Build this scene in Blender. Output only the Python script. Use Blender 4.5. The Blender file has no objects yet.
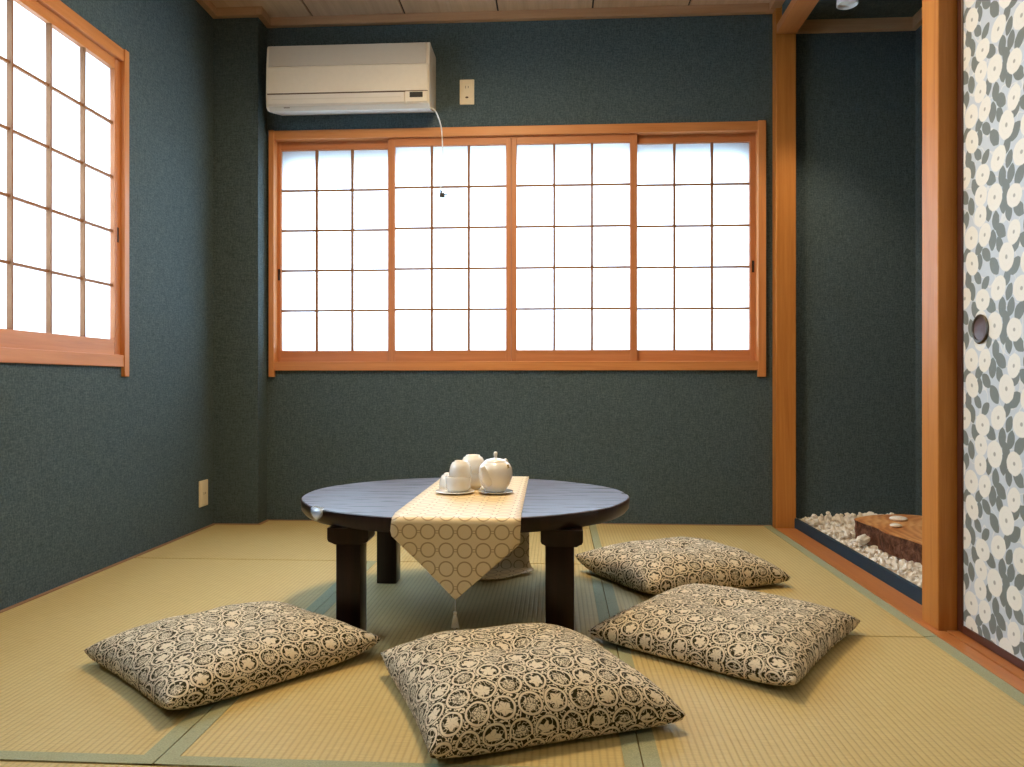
import bpy, bmesh, math, random
from mathutils import Vector, Matrix, noise
PI = math.pi
S = bpy.context.scene
COL = S.collection

# ---------------------------------------------------------------- camera, world, lights, exposure
cam = bpy.data.objects.new('camera', bpy.data.cameras.new('camera'))
COL.objects.link(cam)
cam.data.sensor_width = 36
cam.data.lens = 760 / 1024 * 36
cam.data.clip_start = .02
cam.location = (0, 0, .668)
cam.rotation_euler = (PI / 2, 0, math.radians(3.39))
cam.data.shift_y = -.5 / 1024      # horizon half a pixel above centre
S.camera = cam

W = bpy.data.worlds.new('sky')
S.world = W
W.use_nodes = True
W.node_tree.nodes['Background'].inputs[0].default_value = (.68, .87, 1.0, 1)
W.node_tree.nodes['Background'].inputs[1].default_value = 9.5

LAMP_POS = (-.30, 2.30, 2.24)
ld = bpy.data.lights.new('ceiling_lamp_light', 'AREA')
ld.shape = 'DISK'
ld.size = .36
ld.energy = 35
ld.color = (1, .73, .40)
lo = bpy.data.objects.new('ceiling_lamp_light', ld)
COL.objects.link(lo)
lo.location = LAMP_POS

l2 = bpy.data.lights.new('next_room_lamp_light', 'AREA')
l2.shape = 'DISK'
l2.size = .4
l2.energy = 8
l2.color = (1, .74, .42)
lo2 = bpy.data.objects.new('next_room_lamp_light', l2)
COL.objects.link(lo2)
lo2.location = (-.30, -.15, 2.24)

sd = bpy.data.lights.new('alcove_spot_light', 'SPOT')
sd.energy = 22
sd.color = (1, .80, .55)
sd.spot_size = math.radians(95)
sd.spot_blend = .6
sd.shadow_soft_size = .03
so = bpy.data.objects.new('alcove_spot_light', sd)
COL.objects.link(so)
so.location = (1.18, 3.17, 2.17)
so.rotation_euler = (0, math.radians(4), 0)

S.view_settings.view_transform = 'Standard'
S.view_settings.look = 'None'
S.view_settings.gamma = 1
S.view_settings.use_curve_mapping = False
S.view_settings.exposure = 0.0
try:
    S.cycles.use_denoising = True
    S.cycles.max_bounces = 10
    S.cycles.diffuse_bounces = 6
    S.cycles.transmission_bounces = 8
    S.cycles.sample_clamp_indirect = 6
except Exception:
    pass

# ---------------------------------------------------------------- node helpers
class NT:
    def __init__(s, name):
        s.m = bpy.data.materials.new(name)
        s.m.use_nodes = True
        s.t = s.m.node_tree
        s.b = s.t.nodes['Principled BSDF']
        s.out = s.t.nodes['Material Output']
    def n(s, kind, **kw):
        x = s.t.nodes.new(kind)
        for k, v in kw.items():
            setattr(x, k, v)
        return x
    def put(s, sock, v):
        if isinstance(v, bpy.types.NodeSocket):
            s.t.links.new(v, sock)
        elif v is not None:
            sock.default_value = v
    def M(s, op, a, b=None, c=None):
        x = s.n('ShaderNodeMath', operation=op)
        s.put(x.inputs[0], a); s.put(x.inputs[1], b)
        if c is not None: s.put(x.inputs[2], c)
        return x.outputs[0]
    def V(s, op, a, b=None, c=None, out=0):
        x = s.n('ShaderNodeVectorMath', operation=op)
        s.put(x.inputs[0], a)
        if b is not None: s.put(x.inputs[1], b)
        if c is not None: s.put(x.inputs[2], c)
        return x.outputs[out]
    def length(s, a):
        x = s.n('ShaderNodeVectorMath', operation='LENGTH')
        s.put(x.inputs[0], a)
        return x.outputs['Value']
    def mix(s, f, a, b):
        x = s.n('ShaderNodeMix', data_type='RGBA')
        s.put(x.inputs[0], f); s.put(x.inputs[6], col(a)); s.put(x.inputs[7], col(b))
        return x.outputs[2]
    def below(s, v, edge, soft):      # 1 where v < edge
        x = s.n('ShaderNodeMapRange', interpolation_type='SMOOTHSTEP')
        s.put(x.inputs[0], v)
        x.inputs[1].default_value = edge - soft; x.inputs[2].default_value = edge + soft
        x.inputs[3].default_value = 1; x.inputs[4].default_value = 0
        return x.outputs[0]
    def noise(s, vec, scale, detail=3, rough=.5, dist=0):
        x = s.n('ShaderNodeTexNoise')
        s.put(x.inputs['Vector'], vec)
        x.inputs['Scale'].default_value = scale; x.inputs['Detail'].default_value = detail
        x.inputs['Roughness'].default_value = rough; x.inputs['Distortion'].default_value = dist
        return x.outputs[0]
    def vor(s, vec, scale, feature='F1', out='Distance'):
        x = s.n('ShaderNodeTexVoronoi', feature=feature)
        s.put(x.inputs['Vector'], vec)
        x.inputs['Scale'].default_value = scale
        return x.outputs[out]
    def coord(s, kind='Object'):
        return s.n('ShaderNodeTexCoord').outputs[kind]
    def map(s, vec, loc=(0, 0, 0), rot=(0, 0, 0), scale=(1, 1, 1)):
        x = s.n('ShaderNodeMapping')
        s.put(x.inputs[0], vec)
        x.inputs[1].default_value = loc; x.inputs[2].default_value = rot; x.inputs[3].default_value = scale
        return x.outputs[0]
    def sep(s, v):
        x = s.n('ShaderNodeSeparateXYZ'); s.put(x.inputs[0], v)
        return x.outputs
    def comb(s, a, b, c=0.0):
        x = s.n('ShaderNodeCombineXYZ')
        s.put(x.inputs[0], a); s.put(x.inputs[1], b); s.put(x.inputs[2], c)
        return x.outputs[0]
    def ramp(s, f, stops):
        x = s.n('ShaderNodeValToRGB'); s.put(x.inputs[0], f)
        e = x.color_ramp.elements
        while len(e) < len(stops): e.new(.5)
        for k, (p, c) in enumerate(stops):
            e[k].position = p; e[k].color = col(c)
        return x.outputs[0]
    def bump(s, h, strength=.3, dist=.002):
        x = s.n('ShaderNodeBump')
        s.put(x.inputs['Height'], h)
        x.inputs['Strength'].default_value = strength; x.inputs['Distance'].default_value = dist
        s.t.links.new(x.outputs[0], s.b.inputs['Normal'])
    def base(s, c, rough=.6, spec=None, metal=0, coat=0):
        s.put(s.b.inputs['Base Color'], col(c))
        s.put(s.b.inputs['Roughness'], rough)
        s.b.inputs['Metallic'].default_value = metal
        if spec is not None: s.b.inputs['Specular IOR Level'].default_value = spec
        if coat: s.b.inputs['Coat Weight'].default_value = coat; s.b.inputs['Coat Roughness'].default_value = .08
        return s.m

def col(c):
    if isinstance(c, (tuple, list)) and len(c) == 3: return (*c, 1)
    return c

def plain(name, c, rough=.5, spec=None, metal=0, coat=0, var=.04, scale=40):
    t = NT(name)
    n = t.noise(t.coord(), scale, 3)
    d = tuple(x * (1 - var * 2) for x in c)
    t.base(t.mix(n, d, c), rough, spec, metal, coat)
    return t.m

def wood(name, c1, c2, axis='X', rough=.45, scale=1.0, spec=.4, coat=0, fine=.25):
    t = NT(name)
    k = {'X': (.6, 14, 14), 'Y': (14, .6, 14), 'Z': (14, 14, .6)}[axis]
    v = t.map(t.coord(), scale=tuple(a * scale for a in k))
    n = t.noise(v, 2.2, 5, .6, .6)
    k2 = tuple(a * 7 for a in k)
    v2 = t.map(t.coord(), scale=k2)
    n2 = t.noise(v2, 2, 3, .6)
    f = t.M('ADD', t.M('MULTIPLY', n, 1 - fine), t.M('MULTIPLY', n2, fine))
    c = t.ramp(f, [(.34, c1), (.64, c2)])
    t.base(c, rough, spec, 0, coat)
    t.bump(n2, .12, .0008)
    return t.m

# ---------------------------------------------------------------- materials
def wallpaper():
    t = NT('teal_textured_wallpaper')
    o = t.coord()
    # woven look: short fibres in two directions
    a = t.noise(t.map(o, scale=(30, 30, 260)), 1.0, 3, .7)
    b = t.noise(t.map(o, scale=(260, 260, 30)), 1.0, 3, .7)
    s = t.noise(o, 160, 2)
    f = t.M('ADD', t.M('MULTIPLY', t.M('ADD', a, b), .33), t.M('MULTIPLY', s, .34))
    c = t.ramp(f, [(.40, (.040, .063, .071)), (.60, (.096, .130, .141))])
    t.base(c, .85, .15)
    t.bump(f, .55, .002)
    return t.m
M_WALL = wallpaper()
M_RISER = plain('navy_riser_paper', (.022, .045, .07), .7, .2)
M_CASE = wood('orange_cedar_across', (.47, .175, .05), (.60, .245, .078), 'X')
M_CASEY = wood('orange_cedar_deep', (.47, .175, .05), (.60, .245, .078), 'Y')
M_CASEZ = wood('orange_cedar_upright', (.47, .175, .05), (.60, .245, .078), 'Z')
M_POST = wood('alcove_post_cedar', (.42, .148, .028), (.55, .220, .048), 'Z', .5, spec=.25)
M_SILL = wood('sill_cedar', (.40, .14, .04), (.52, .2, .06), 'Y', .35)
M_SASHX = wood('sash_rail_cedar', (.42, .15, .05), (.55, .21, .08), 'X')
M_SASHZ = wood('sash_stile_cedar', (.42, .15, .05), (.55, .21, .08), 'Z')
M_KUM = plain('lattice_cedar', (.27, .12, .05), .6, .2)
M_CEIL = wood('pale_ceiling_board', (.55, .38, .24), (.68, .50, .33), 'Y', .6, .8, .2)
M_GAP = plain('shadow_gap_board', (.05, .035, .025), .8)
M_MOLD = wood('ceiling_moulding_cedar', (.42, .235, .12), (.52, .31, .17), 'X', .5)
M_TRIM = wood('floor_edge_strip_cedar', (.22, .12, .06), (.30, .17, .09), 'Y', .5)
M_DARK = plain('black_lacquer', (.018, .010, .008), .35)
M_STILE = plain('brown_lacquer', (.075, .022, .012), .35)
M_AC = plain('ivory_plastic', (.70, .62, .50), .4, .4)
M_AC2 = plain('ivory_plastic_grille', (.52, .46, .38), .5, .4)
M_ACD = plain('dark_display_plastic', (.03, .028, .025), .3)
M_ACL = plain('louver_plastic', (.66, .60, .52), .4)
M_PLATE = plain('cream_switch_plastic', (.78, .66, .46), .4)
M_SLOT = plain('socket_slot', (.10, .05, .02), .6)
M_CORD = plain('white_cord', (.75, .73, .70), .5)
M_BLACK = plain('black_plug_plastic', (.01, .01, .012), .4)
M_CHINA = plain('ivory_glazed_china', (.80, .77, .71), .12, .5, coat=.4, var=.02)
M_GOLD = plain('gold_brown_mark', (.50, .36, .12), .3)
M_LEG = wood('dark_stained_leg', (.007, .0035, .003), (.022, .009, .006), 'Z', .3, spec=.3)
M_TASSEL = plain('cream_silk_thread', (.72, .64, .48), .5, var=.15, scale=400)
M_WHITE = plain('white_painted_metal', (.80, .80, .78), .3)
M_LENS = plain('spotlight_lens', (.9, .88, .8), .2)
M_PULL = plain('bronze_pull_rim', (.10, .08, .06), .35, metal=.8)
M_PULLI = plain('brown_pull_cup', (.09, .04, .025), .4)
M_GLINT = plain('painted_window_glint', (.50, .60, .74), .15, .8, coat=1)  # pale blue carries the window's reflection on the table rim

def tabletop_mat():
    t = NT('dark_glossy_tabletop')
    o = t.coord()
    n = t.noise(t.map(o, scale=(1.2, 22, 22)), 2, 5, .65, .5)
    streak = t.noise(t.map(o, scale=(2.5, 60, 60)), 1.5, 3, .6)
    c = t.ramp(n, [(.35, (.036, .019, .019)), (.65, (.10, .058, .054))])
    cr = t.below(streak, .40, .035)
    t.base(t.mix(cr, c, (.006, .004, .004)), t.M('ADD', t.M('ADD', t.M('MULTIPLY', n, .22), .22), t.M('MULTIPLY', cr, .35)), .9)
    h = t.M('SUBTRACT', n, t.M('MULTIPLY', cr, .6))
    t.bump(h, .4, .0012)
    return t.m
M_TOP = tabletop_mat()

def tatami():
    t = NT('woven_rush_tatami')
    x, y, z = t.sep(t.coord())
    # warp ribs running along the mat, 13 mm apart, each one a row of small weft stitches
    u = t.M('DIVIDE', x, .0135)
    rib = t.M('ABSOLUTE', t.M('SUBTRACT', t.M('FRACT', u), .5))       # 0 centre .. .5 edge
    row = t.M('FLOOR', u)
    w = t.M('ABSOLUTE', t.M('SUBTRACT', t.M('FRACT', t.M('ADD', t.M('DIVIDE', y, .006), t.M('MULTIPLY', row, .5))), .5))
    groove = t.below(t.M('SUBTRACT', .5, rib), .15, .15)
    straw = t.noise(t.map(t.coord(), scale=(18, 500, 1)), 1, 2, .6)
    patch = t.noise(t.coord(), 2.3, 3)
    c = t.ramp(straw, [(.3, (.46, .345, .145)), (.7, (.60, .46, .205))])
    c = t.mix(t.M('MULTIPLY', patch, .35), c, (.47, .395, .16))
    c = t.mix(t.M('MULTIPLY', groove, .34), c, (.25, .19, .07))  # shade between the ribs painted into the straw colour
    t.base(c, .55, .3)
    h = t.M('ADD', t.M('MULTIPLY', t.M('SUBTRACT', 1, groove), 1), t.M('MULTIPLY', w, .5))
    t.bump(h, .5, .0012)
    return t.m
M_TATAMI = tatami()

def edge_cloth():
    t = NT('grey_green_mat_border_cloth')
    o = t.coord()
    a = t.noise(t.map(o, scale=(300, 300, 1)), 1, 2)
    d = t.vor(o, 60)
    c = t.ramp(a, [(.3, (.26, .275, .165)), (.7, (.36, .37, .235))])
    t.base(t.mix(t.M('MULTIPLY', t.below(d, .25, .1), .25), c, (.16, .2, .13)), .7, .2)
    t.bump(a, .3, .0006)
    return t.m
M_EDGE = edge_cloth()

def paper():
    t = NT('frosted_shoji_paper')
    t.t.nodes.remove(t.b)
    tr = t.n('ShaderNodeBsdfTranslucent'); tr.inputs[0].default_value = (.86, .90, .95, 1)
    df = t.n('ShaderNodeBsdfDiffuse'); df.inputs[0].default_value = (.8, .8, .8, 1)
    mx = t.n('ShaderNodeMixShader'); mx.inputs[0].default_value = .12
    n = t.noise(t.coord(), 120, 3)
    t.t.links.new(t.mix(n, (.80, .85, .92), (.88, .93, .98)), tr.inputs[0])
    t.t.links.new(tr.outputs[0], mx.inputs[1]); t.t.links.new(df.outputs[0], mx.inputs[2])
    t.t.links.new(mx.outputs[0], t.out.inputs[0])
    return t.m
M_PAPER = paper()

def brocade():
    """dark olive cloth with beige vine rings, a leaf or a grape bunch in each ring"""
    t = NT('olive_and_beige_vine_brocade')
    uv = t.coord('UV')
    wob = t.n('ShaderNodeTexNoise'); t.put(wob.inputs['Vector'], uv); wob.inputs['Scale'].default_value = 28
    wv = t.V('MULTIPLY', t.V('SUBTRACT', wob.outputs['Color'], (.5, .5, .5)), (.007, .007, 0))
    p = t.V('ADD', uv, wv)
    x, y, z = t.sep(p)
    P = .0505
    v = t.M('DIVIDE', y, P * .92)
    row = t.M('FLOOR', v)
    odd = t.M('MODULO', t.M('ABSOLUTE', row), 2)
    u = t.M('ADD', t.M('DIVIDE', x, P), t.M('MULTIPLY', odd, .5))
    cx = t.M('SUBTRACT', t.M('FRACT', u), .5)
    cy = t.M('MULTIPLY', t.M('SUBTRACT', t.M('FRACT', v), .5), .92)
    r = t.length(t.comb(cx, cy))
    colm = t.M('FLOOR', u)
    alt = t.M('MODULO', t.M('ABSOLUTE', colm), 2)
    wn = t.n('ShaderNodeTexWhiteNoise', noise_dimensions='2D'); t.put(wn.inputs['Vector'], t.comb(colm, row))
    rnd = wn.outputs['Value']
    ring = t.below(t.M('ABSOLUTE', t.M('SUBTRACT', r, .415)), .042, .015)
    # leaf, set off-centre in the ring so a dark crescent stays beside it
    lx = t.M('SUBTRACT', cx, t.M('MULTIPLY', t.M('SUBTRACT', rnd, .5), .12)); ly = t.M('ADD', cy, .045)
    lr = t.length(t.comb(lx, ly))
    ang = t.M('ARCTAN2', ly, lx)
    lob = t.M('MULTIPLY', t.M('SINE', t.M('ADD', t.M('MULTIPLY', ang, 5), t.M('MULTIPLY', rnd, 6.28))), .045)
    nl = t.M('MULTIPLY', t.M('SUBTRACT', t.noise(p, 120, 1), .5), .22)
    leaf = t.below(t.M('SUBTRACT', t.M('ADD', lr, nl), lob), .245, .02)
    vein = t.below(t.M('ABSOLUTE', t.M('SINE', t.M('ADD', t.M('MULTIPLY', ang, 2.5), t.M('MULTIPLY', rnd, 6.28)))), .13, .08)
    vein = t.M('MULTIPLY', vein, t.below(t.M('MULTIPLY', lr, -1), -.05, .02))
    leaf_c = t.M('MULTIPLY', leaf, t.M('SUBTRACT', 1, t.M('MULTIPLY', vein, .6)))
    berry = t.below(t.vor(p, 330), .46, .09)
    grape = t.M('MULTIPLY', t.below(lr, .25, .02), t.M('ADD', .25, t.M('MULTIPLY', berry, .75)))
    inner = t.M('ADD', t.M('MULTIPLY', leaf_c, alt), t.M('MULTIPLY', grape, t.M('SUBTRACT', 1, alt)))
    # curls and small leaves in the spaces between rings
    sc = t.noise(p, 130, 1, .4)
    curl = t.M('MULTIPLY', t.below(t.M('ABSOLUTE', t.M('SUBTRACT', sc, .53)), .058, .015), t.below(t.M('MULTIPLY', r, -1), -.475, .01))
    link = t.M('MULTIPLY', t.below(t.M('ABSOLUTE', t.M('SUBTRACT', t.noise(p, 95, 1, .4), .5)), .022, .01), t.below(r, .38, .01))
    f = t.M('MAXIMUM', t.M('MAXIMUM', ring, inner), t.M('MAXIMUM', curl, link))
    thread = t.noise(t.map(uv, scale=(1400, 300, 1)), 1, 2)
    beige = t.mix(thread, (.58, .49, .35), (.80, .71, .54))
    dark = t.mix(thread, (.016, .013, .004), (.040, .034, .011))
    t.base(t.mix(f, dark, beige), .65, .12)
    t.bump(t.M('ADD', f, t.M('MULTIPLY', thread, .3)), .35, .0008)
    return t.m
M_BROC = brocade()

def runner_mat():
    t = NT('cream_runner_with_gold_rings')
    uv = t.coord('UV')
    x, y, z = t.sep(uv)
    P = .0455
    cx = t.M('MULTIPLY', t.M('SUBTRACT', t.M('FRACT', t.M('DIVIDE', x, P)), .5), P)
    cy = t.M('MULTIPLY', t.M('SUBTRACT', t.M('FRACT', t.M('DIVIDE', y, P)), .5), P)
    r = t.length(t.comb(cx, cy))
    ring = t.below(t.M('ABSOLUTE', t.M('SUBTRACT', r, .0178)), .0017, .0006)
    ax = t.M('ABSOLUTE', cx); ay = t.M('ABSOLUTE', cy)
    dash = t.M('MULTIPLY', t.below(t.M('ABSOLUTE', t.M('SUBTRACT', ay, .003)), .0008, .0004), t.below(t.M('MULTIPLY', ax, -1), -.0175, .001))
    f = t.M('MAXIMUM', ring, dash)
    th = t.noise(t.map(uv, scale=(350, 1600, 1)), 1, 2)
    c = t.mix(th, (.66, .50, .27), (.80, .63, .36))
    t.base(t.mix(t.M('MULTIPLY', f, .85), c, (.33, .20, .08)), .42, .4)
    t.bump(t.M('ADD', t.M('MULTIPLY', f, .6), th), .25, .0006)
    return t.m
M_RUN = runner_mat()

def fusuma_mat():
    """camellia print: one 30 x 31.6 cm repeat made of ellipse and leaf shapes"""
    t = NT('camellia_printed_door_paper')
    x, y, z = t.sep(t.coord())
    TW, TH = .30, .316
    p = t.comb(y, z, 0.0)
    rnd = random.Random(11)
    def wd(a, b):
        dx = (a[0] - b[0] + TW / 2) % TW - TW / 2; dy = (a[1] - b[1] + TH / 2) % TH - TH / 2
        return math.hypot(dx, dy)
    fl, lv = [], []
    for k in range(4000):
        c = (rnd.random() * TW, rnd.random() * TH); r = rnd.uniform(.025, .033)
        if all(wd(c, q) > (r + q[2]) * .93 for q in fl): fl.append((*c, r))
        if len(fl) >= 15: break
    for k in range(9000):
        c = (rnd.random() * TW, rnd.random() * TH); r = rnd.uniform(.021, .028)
        if all(wd(c, q) > q[2] + r * .30 for q in fl) and all(wd(c, q) > (r + q[2]) * .70 for q in lv): lv.append((*c, r))
        if len(lv) >= 34: break
    def local(cx, cy, sx, sy, rot):
        d = t.V('SUBTRACT', p, (cx, cy, 0))
        d = t.V('WRAP', d, (TW / 2, TH / 2, 1), (-TW / 2, -TH / 2, -1))
        m = t.n('ShaderNodeMapping', vector_type='TEXTURE'); t.put(m.inputs[0], d)
        m.inputs[2].default_value = (0, 0, rot); m.inputs[3].default_value = (sx, sy, 1)
        return m.outputs[0]
    D = None
    Dot = None
    for (a, b, r) in fl:
        l = t.length(local(a, b, r, r * rnd.uniform(.9, 1.25), rnd.random() * 3))
        D = l if D is None else t.M('MINIMUM', D, l)
    L = None
    for (a, b, r) in lv:
        q = t.V('ABSOLUTE', local(a, b, r, r, rnd.uniform(.5, 2.6)))
        q = t.V('ADD', q, (0, .52, 0))
        l = t.length(q)
        L = l if L is None else t.M('MINIMUM', L, l)
    nz = t.noise(p, 70, 2)
    wig = t.M('MULTIPLY', t.M('SUBTRACT', nz, .5), .16)
    flower = t.below(t.M('ADD', D, wig), 1.0, .05)
    dot = t.below(D, .16, .05)
    petal = t.below(t.M('ABSOLUTE', t.M('SUBTRACT', t.M('ADD', D, wig), .58)), .035, .03)
    leaf = t.below(t.M('ADD', L, wig), 1.16, .035)
    grain = t.noise(t.map(p, scale=(900, 120, 1)), 1, 2)
    vine = t.below(t.M('ABSOLUTE', t.M('SUBTRACT', t.noise(p, 17, 1, .3), .5)), .012, .006)
    bg = t.mix(grain, (.50, .56, .63), (.60, .66, .72))
    bg = t.mix(t.M('MULTIPLY', vine, .7), bg, (.76, .76, .74))
    c = t.mix(leaf, bg, t.mix(grain, (.15, .175, .17), (.21, .24, .235)))
    fc = t.mix(t.M('MULTIPLY', petal, .10), (.79, .78, .73), (.55, .55, .52))
    fc = t.mix(t.M('MULTIPLY', dot, .8), fc, (.30, .31, .28))
    t.base(t.mix(flower, c, fc), .6, .3)
    return t.m
M_FUS = fusuma_mat()

def stone_mat():
    t = NT('white_marble_gravel')
    oi = t.n('ShaderNodeObjectInfo').outputs['Random']
    n = t.noise(t.coord(), 60, 4, .6)
    c = t.ramp(n, [(.3, (.70, .64, .55)), (.6, (.88, .85, .79))])
    c = t.mix(t.M('MULTIPLY', oi, .3), c, (.72, .60, .46))
    t.base(c, .6, .3)
    t.bump(n, .4, .002)
    return t.m
M_STONE = stone_mat()
def bed_mat():
    t = NT('white_gravel_bed')
    v = t.n('ShaderNodeTexVoronoi'); t.put(v.inputs['Vector'], t.coord()); v.inputs['Scale'].default_value = 55
    g = t.sep(v.outputs['Color'])[0]
    c = t.ramp(g, [(0, (.52, .44, .34)), (1, (.80, .75, .68))])
    t.base(c, .7, .2)
    t.bump(t.M('SUBTRACT', 1, v.outputs['Distance']), .8, .01)
    return t.m
M_BED = bed_mat()
def bark():
    t = NT('dark_flaky_bark')
    n = t.noise(t.coord(), 34, 6, .7, .4)
    n2 = t.noise(t.map(t.coord(), scale=(1, 1, .3)), 70, 4, .6)
    t.base(t.ramp(n, [(.3, (.030, .014, .009)), (.5, (.12, .05, .03)), (.72, (.30, .15, .09))]), .85, .15)
    t.bump(t.M('ADD', n, n2), .9, .012)
    return t.m
M_BARK = bark()
def slab_top():
    t = NT('sawn_slab_face')
    x, y, z = t.sep(t.coord())
    r = t.length(t.comb(t.M('MULTIPLY', t.M('SUBTRACT', x, .25), 1.6), t.M('ADD', y, .1)))
    n = t.noise(t.coord(), 7, 4)
    w = t.M('SINE', t.M('MULTIPLY', t.M('ADD', r, t.M('MULTIPLY', n, .12)), 150))
    c = t.ramp(t.M('ADD', t.M('MULTIPLY', w, .12), n), [(.3, (.42, .15, .04)), (.55, (.62, .29, .10)), (.8, (.72, .42, .19))])
    t.base(c, .45, .4)
    return t.m
M_SLAB = slab_top()
def lamp_glow():
    t = NT('lit_lamp_diffuser')
    t.base((.9, .85, .75), .5)
    t.b.inputs['Emission Color'].default_value = (1, .80, .55, 1)
    t.b.inputs['Emission Strength'].default_value = 9
    return t.m
M_GLOW = lamp_glow()

# ---------------------------------------------------------------- mesh helpers
def box(bm, x0, x1, y0, y1, z0, z1, bev=0):
    vs = [bm.verts.new((x, y, z)) for x in (x0, x1) for y in (y0, y1) for z in (z0, z1)]
    fs = [(0, 1, 3, 2), (4, 6, 7, 5), (0, 4, 5, 1), (2, 3, 7, 6), (0, 2, 6, 4), (1, 5, 7, 3)]
    F = [bm.faces.new([vs[i] for i in f]) for f in fs]
    if bev:
        es = list({e for f in F for e in f.edges})
        bmesh.ops.bevel(bm, geom=es, offset=bev, segments=2, affect='EDGES', profile=.5)
def boxes(*L, bev=0):
    bm = bmesh.new()
    for b in L: box(bm, *b, bev=bev)
    return bm
def lathe(bm, prof, seg=32, c=(0, 0, 0), M=None):
    rings = []
    for r, z in prof:
        if r < 1e-6: rings.append([bm.verts.new((0, 0, z))])
        else: rings.append([bm.verts.new((r * math.cos(2 * PI * k / seg), r * math.sin(2 * PI * k / seg), z)) for k in range(seg)])
    for a, b in zip(rings, rings[1:]):
        for k in range(seg):
            j = (k + 1) % seg
            if len(a) == 1 and len(b) == 1: continue
            if len(a) == 1: bm.faces.new((a[0], b[k], b[j]))
            elif len(b) == 1: bm.faces.new((a[k], b[0], a[j]))
            else: bm.faces.new((a[k], b[k], b[j], a[j]))
    vs = [v for r in rings for v in r]
    if M is not None: bmesh.ops.transform(bm, matrix=M, verts=vs)
    bmesh.ops.translate(bm, vec=c, verts=vs)
def tube(bm, pts, rad, seg=10, cap=True):
    pts = [Vector(p) for p in pts]
    rad = rad if isinstance(rad, (list, tuple)) else [rad] * len(pts)
    rings = []
    ref = Vector((.13, .31, .94))
    for i, p in enumerate(pts):
        d = (pts[min(i + 1, len(pts) - 1)] - pts[max(i - 1, 0)]).normalized()
        a = d.cross(ref)
        if a.length < .1: a = d.cross(Vector((1, 0, 0)))
        a.normalize(); b = d.cross(a)
        rings.append([bm.verts.new(p + (a * math.cos(2 * PI * k / seg) + b * math.sin(2 * PI * k / seg)) * rad[i]) for k in range(seg)])
    for a, b in zip(rings, rings[1:]):
        for k in range(seg): bm.faces.new((a[k], a[(k + 1) % seg], b[(k + 1) % seg], b[k]))
    if cap: bm.faces.new(rings[0][::-1]); bm.faces.new(rings[-1])
def spline(ctrl, n=8):
    P = [Vector(c) for c in ctrl]; P = [P[0] * 2 - P[1]] + P + [P[-1] * 2 - P[-2]]
    out = []
    for i in range(1, len(P) - 2):
        for k in range(n):
            s = k / n
            out.append(.5 * ((2 * P[i]) + (P[i + 1] - P[i - 1]) * s + (2 * P[i - 1] - 5 * P[i] + 4 * P[i + 1] - P[i + 2]) * s * s + (3 * P[i] - P[i - 1] - 3 * P[i + 1] + P[i + 2]) * s ** 3))
    out.append(P[-2])
    return out
def obj(name, bm, mat, parent=None, smooth=False, loc=None, recalc=True):
    if recalc: bmesh.ops.recalc_face_normals(bm, faces=bm.faces)
    me = bpy.data.meshes.new(name)
    bm.to_mesh(me); bm.free()
    for m in (mat if isinstance(mat, list) else [mat]): me.materials.append(m)
    if smooth:
        for p in me.polygons: p.use_smooth = True
        if smooth != 'all': me.set_sharp_from_angle(angle=math.radians(38))
    o = bpy.data.objects.new(name, me); COL.objects.link(o)
    if parent: o.parent = parent
    if loc: o.location = loc
    return o
def tag(o, label=None, cat=None, group=None, kind=None):
    if label: o['label'] = label
    if cat: o['category'] = cat
    if group: o['group'] = group
    if kind: o['kind'] = kind
    return o
def empty(name, loc=(0, 0, 0), rz=0, **k):
    o = bpy.data.objects.new(name, None); COL.objects.link(o)
    o.location = loc; o.rotation_euler = (0, 0, rz); o.empty_display_size = .1
    return tag(o, **k)
def struct(name, bm, mat, smooth=False):
    return tag(obj(name, bm, mat, smooth=smooth), kind='structure')
def copy_tree(o, parent=None):
    c = o.copy(); COL.objects.link(c); c.parent = parent
    for ch in list(o.children): copy_tree(ch, c)
    return c

# ---------------------------------------------------------------- the room shell
XL, YB, ZC = -1.63, 3.63, 2.437         # left wall, back wall, ceiling
XR, YR = 1.66, -.9                      # alcove side wall, wall behind the viewer
TH = .13
# window openings
WB = (-1.374, .942, .760, 1.865)         # back window: x0 x1 z0 z1 of the hole
WL = (1.05, 2.765, .760, 1.89)          # left window: y0 y1 z0 z1
struct('floor', boxes((XL - TH, XR + TH, YR - TH, YB + TH, -.16, -.052)), M_GAP)
struct('wall_back', boxes((XL - TH, WB[0], YB, YB + TH, -.05, ZC), (WB[1], XR + TH, YB, YB + TH, -.05, ZC),
       (WB[0], WB[1], YB, YB + TH, -.05, WB[2]), (WB[0], WB[1], YB, YB + TH, WB[3], ZC)), M_WALL)
struct('wall_left', boxes((XL - TH, XL, YR, WL[0], -.05, ZC), (XL - TH, XL, WL[1], YB, -.05, ZC),
       (XL - TH, XL, WL[0], WL[1], -.05, WL[2]), (XL - TH, XL, WL[0], WL[1], WL[3], ZC)), M_WALL)
struct('wall_corner_column', boxes((XL, -1.412, 3.52, YB, -.05, ZC)), M_WALL)
struct('wall_alcove_side', boxes((XR, XR + TH, 2.0, YB, -.05, ZC)), M_WALL)
struct('wall_alcove_near', boxes((1.115, XR + TH, 2.10, 2.20, -.05, ZC)), M_WALL)
struct('wall_right_upper', boxes((1.03, 1.13, YR, 2.10, 1.83, ZC)), M_WALL)
struct('wall_right', boxes((1.03, 1.13, YR, .15, -.05, 1.83)), M_WALL)
struct('wall_rear', boxes((XL - TH, 1.13, YR - TH, YR, -.05, ZC)), M_WALL)
struct('wall_above_beam', boxes((1.03, 1.07, 2.20, 3.55, 2.31, ZC)), M_WALL)
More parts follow.
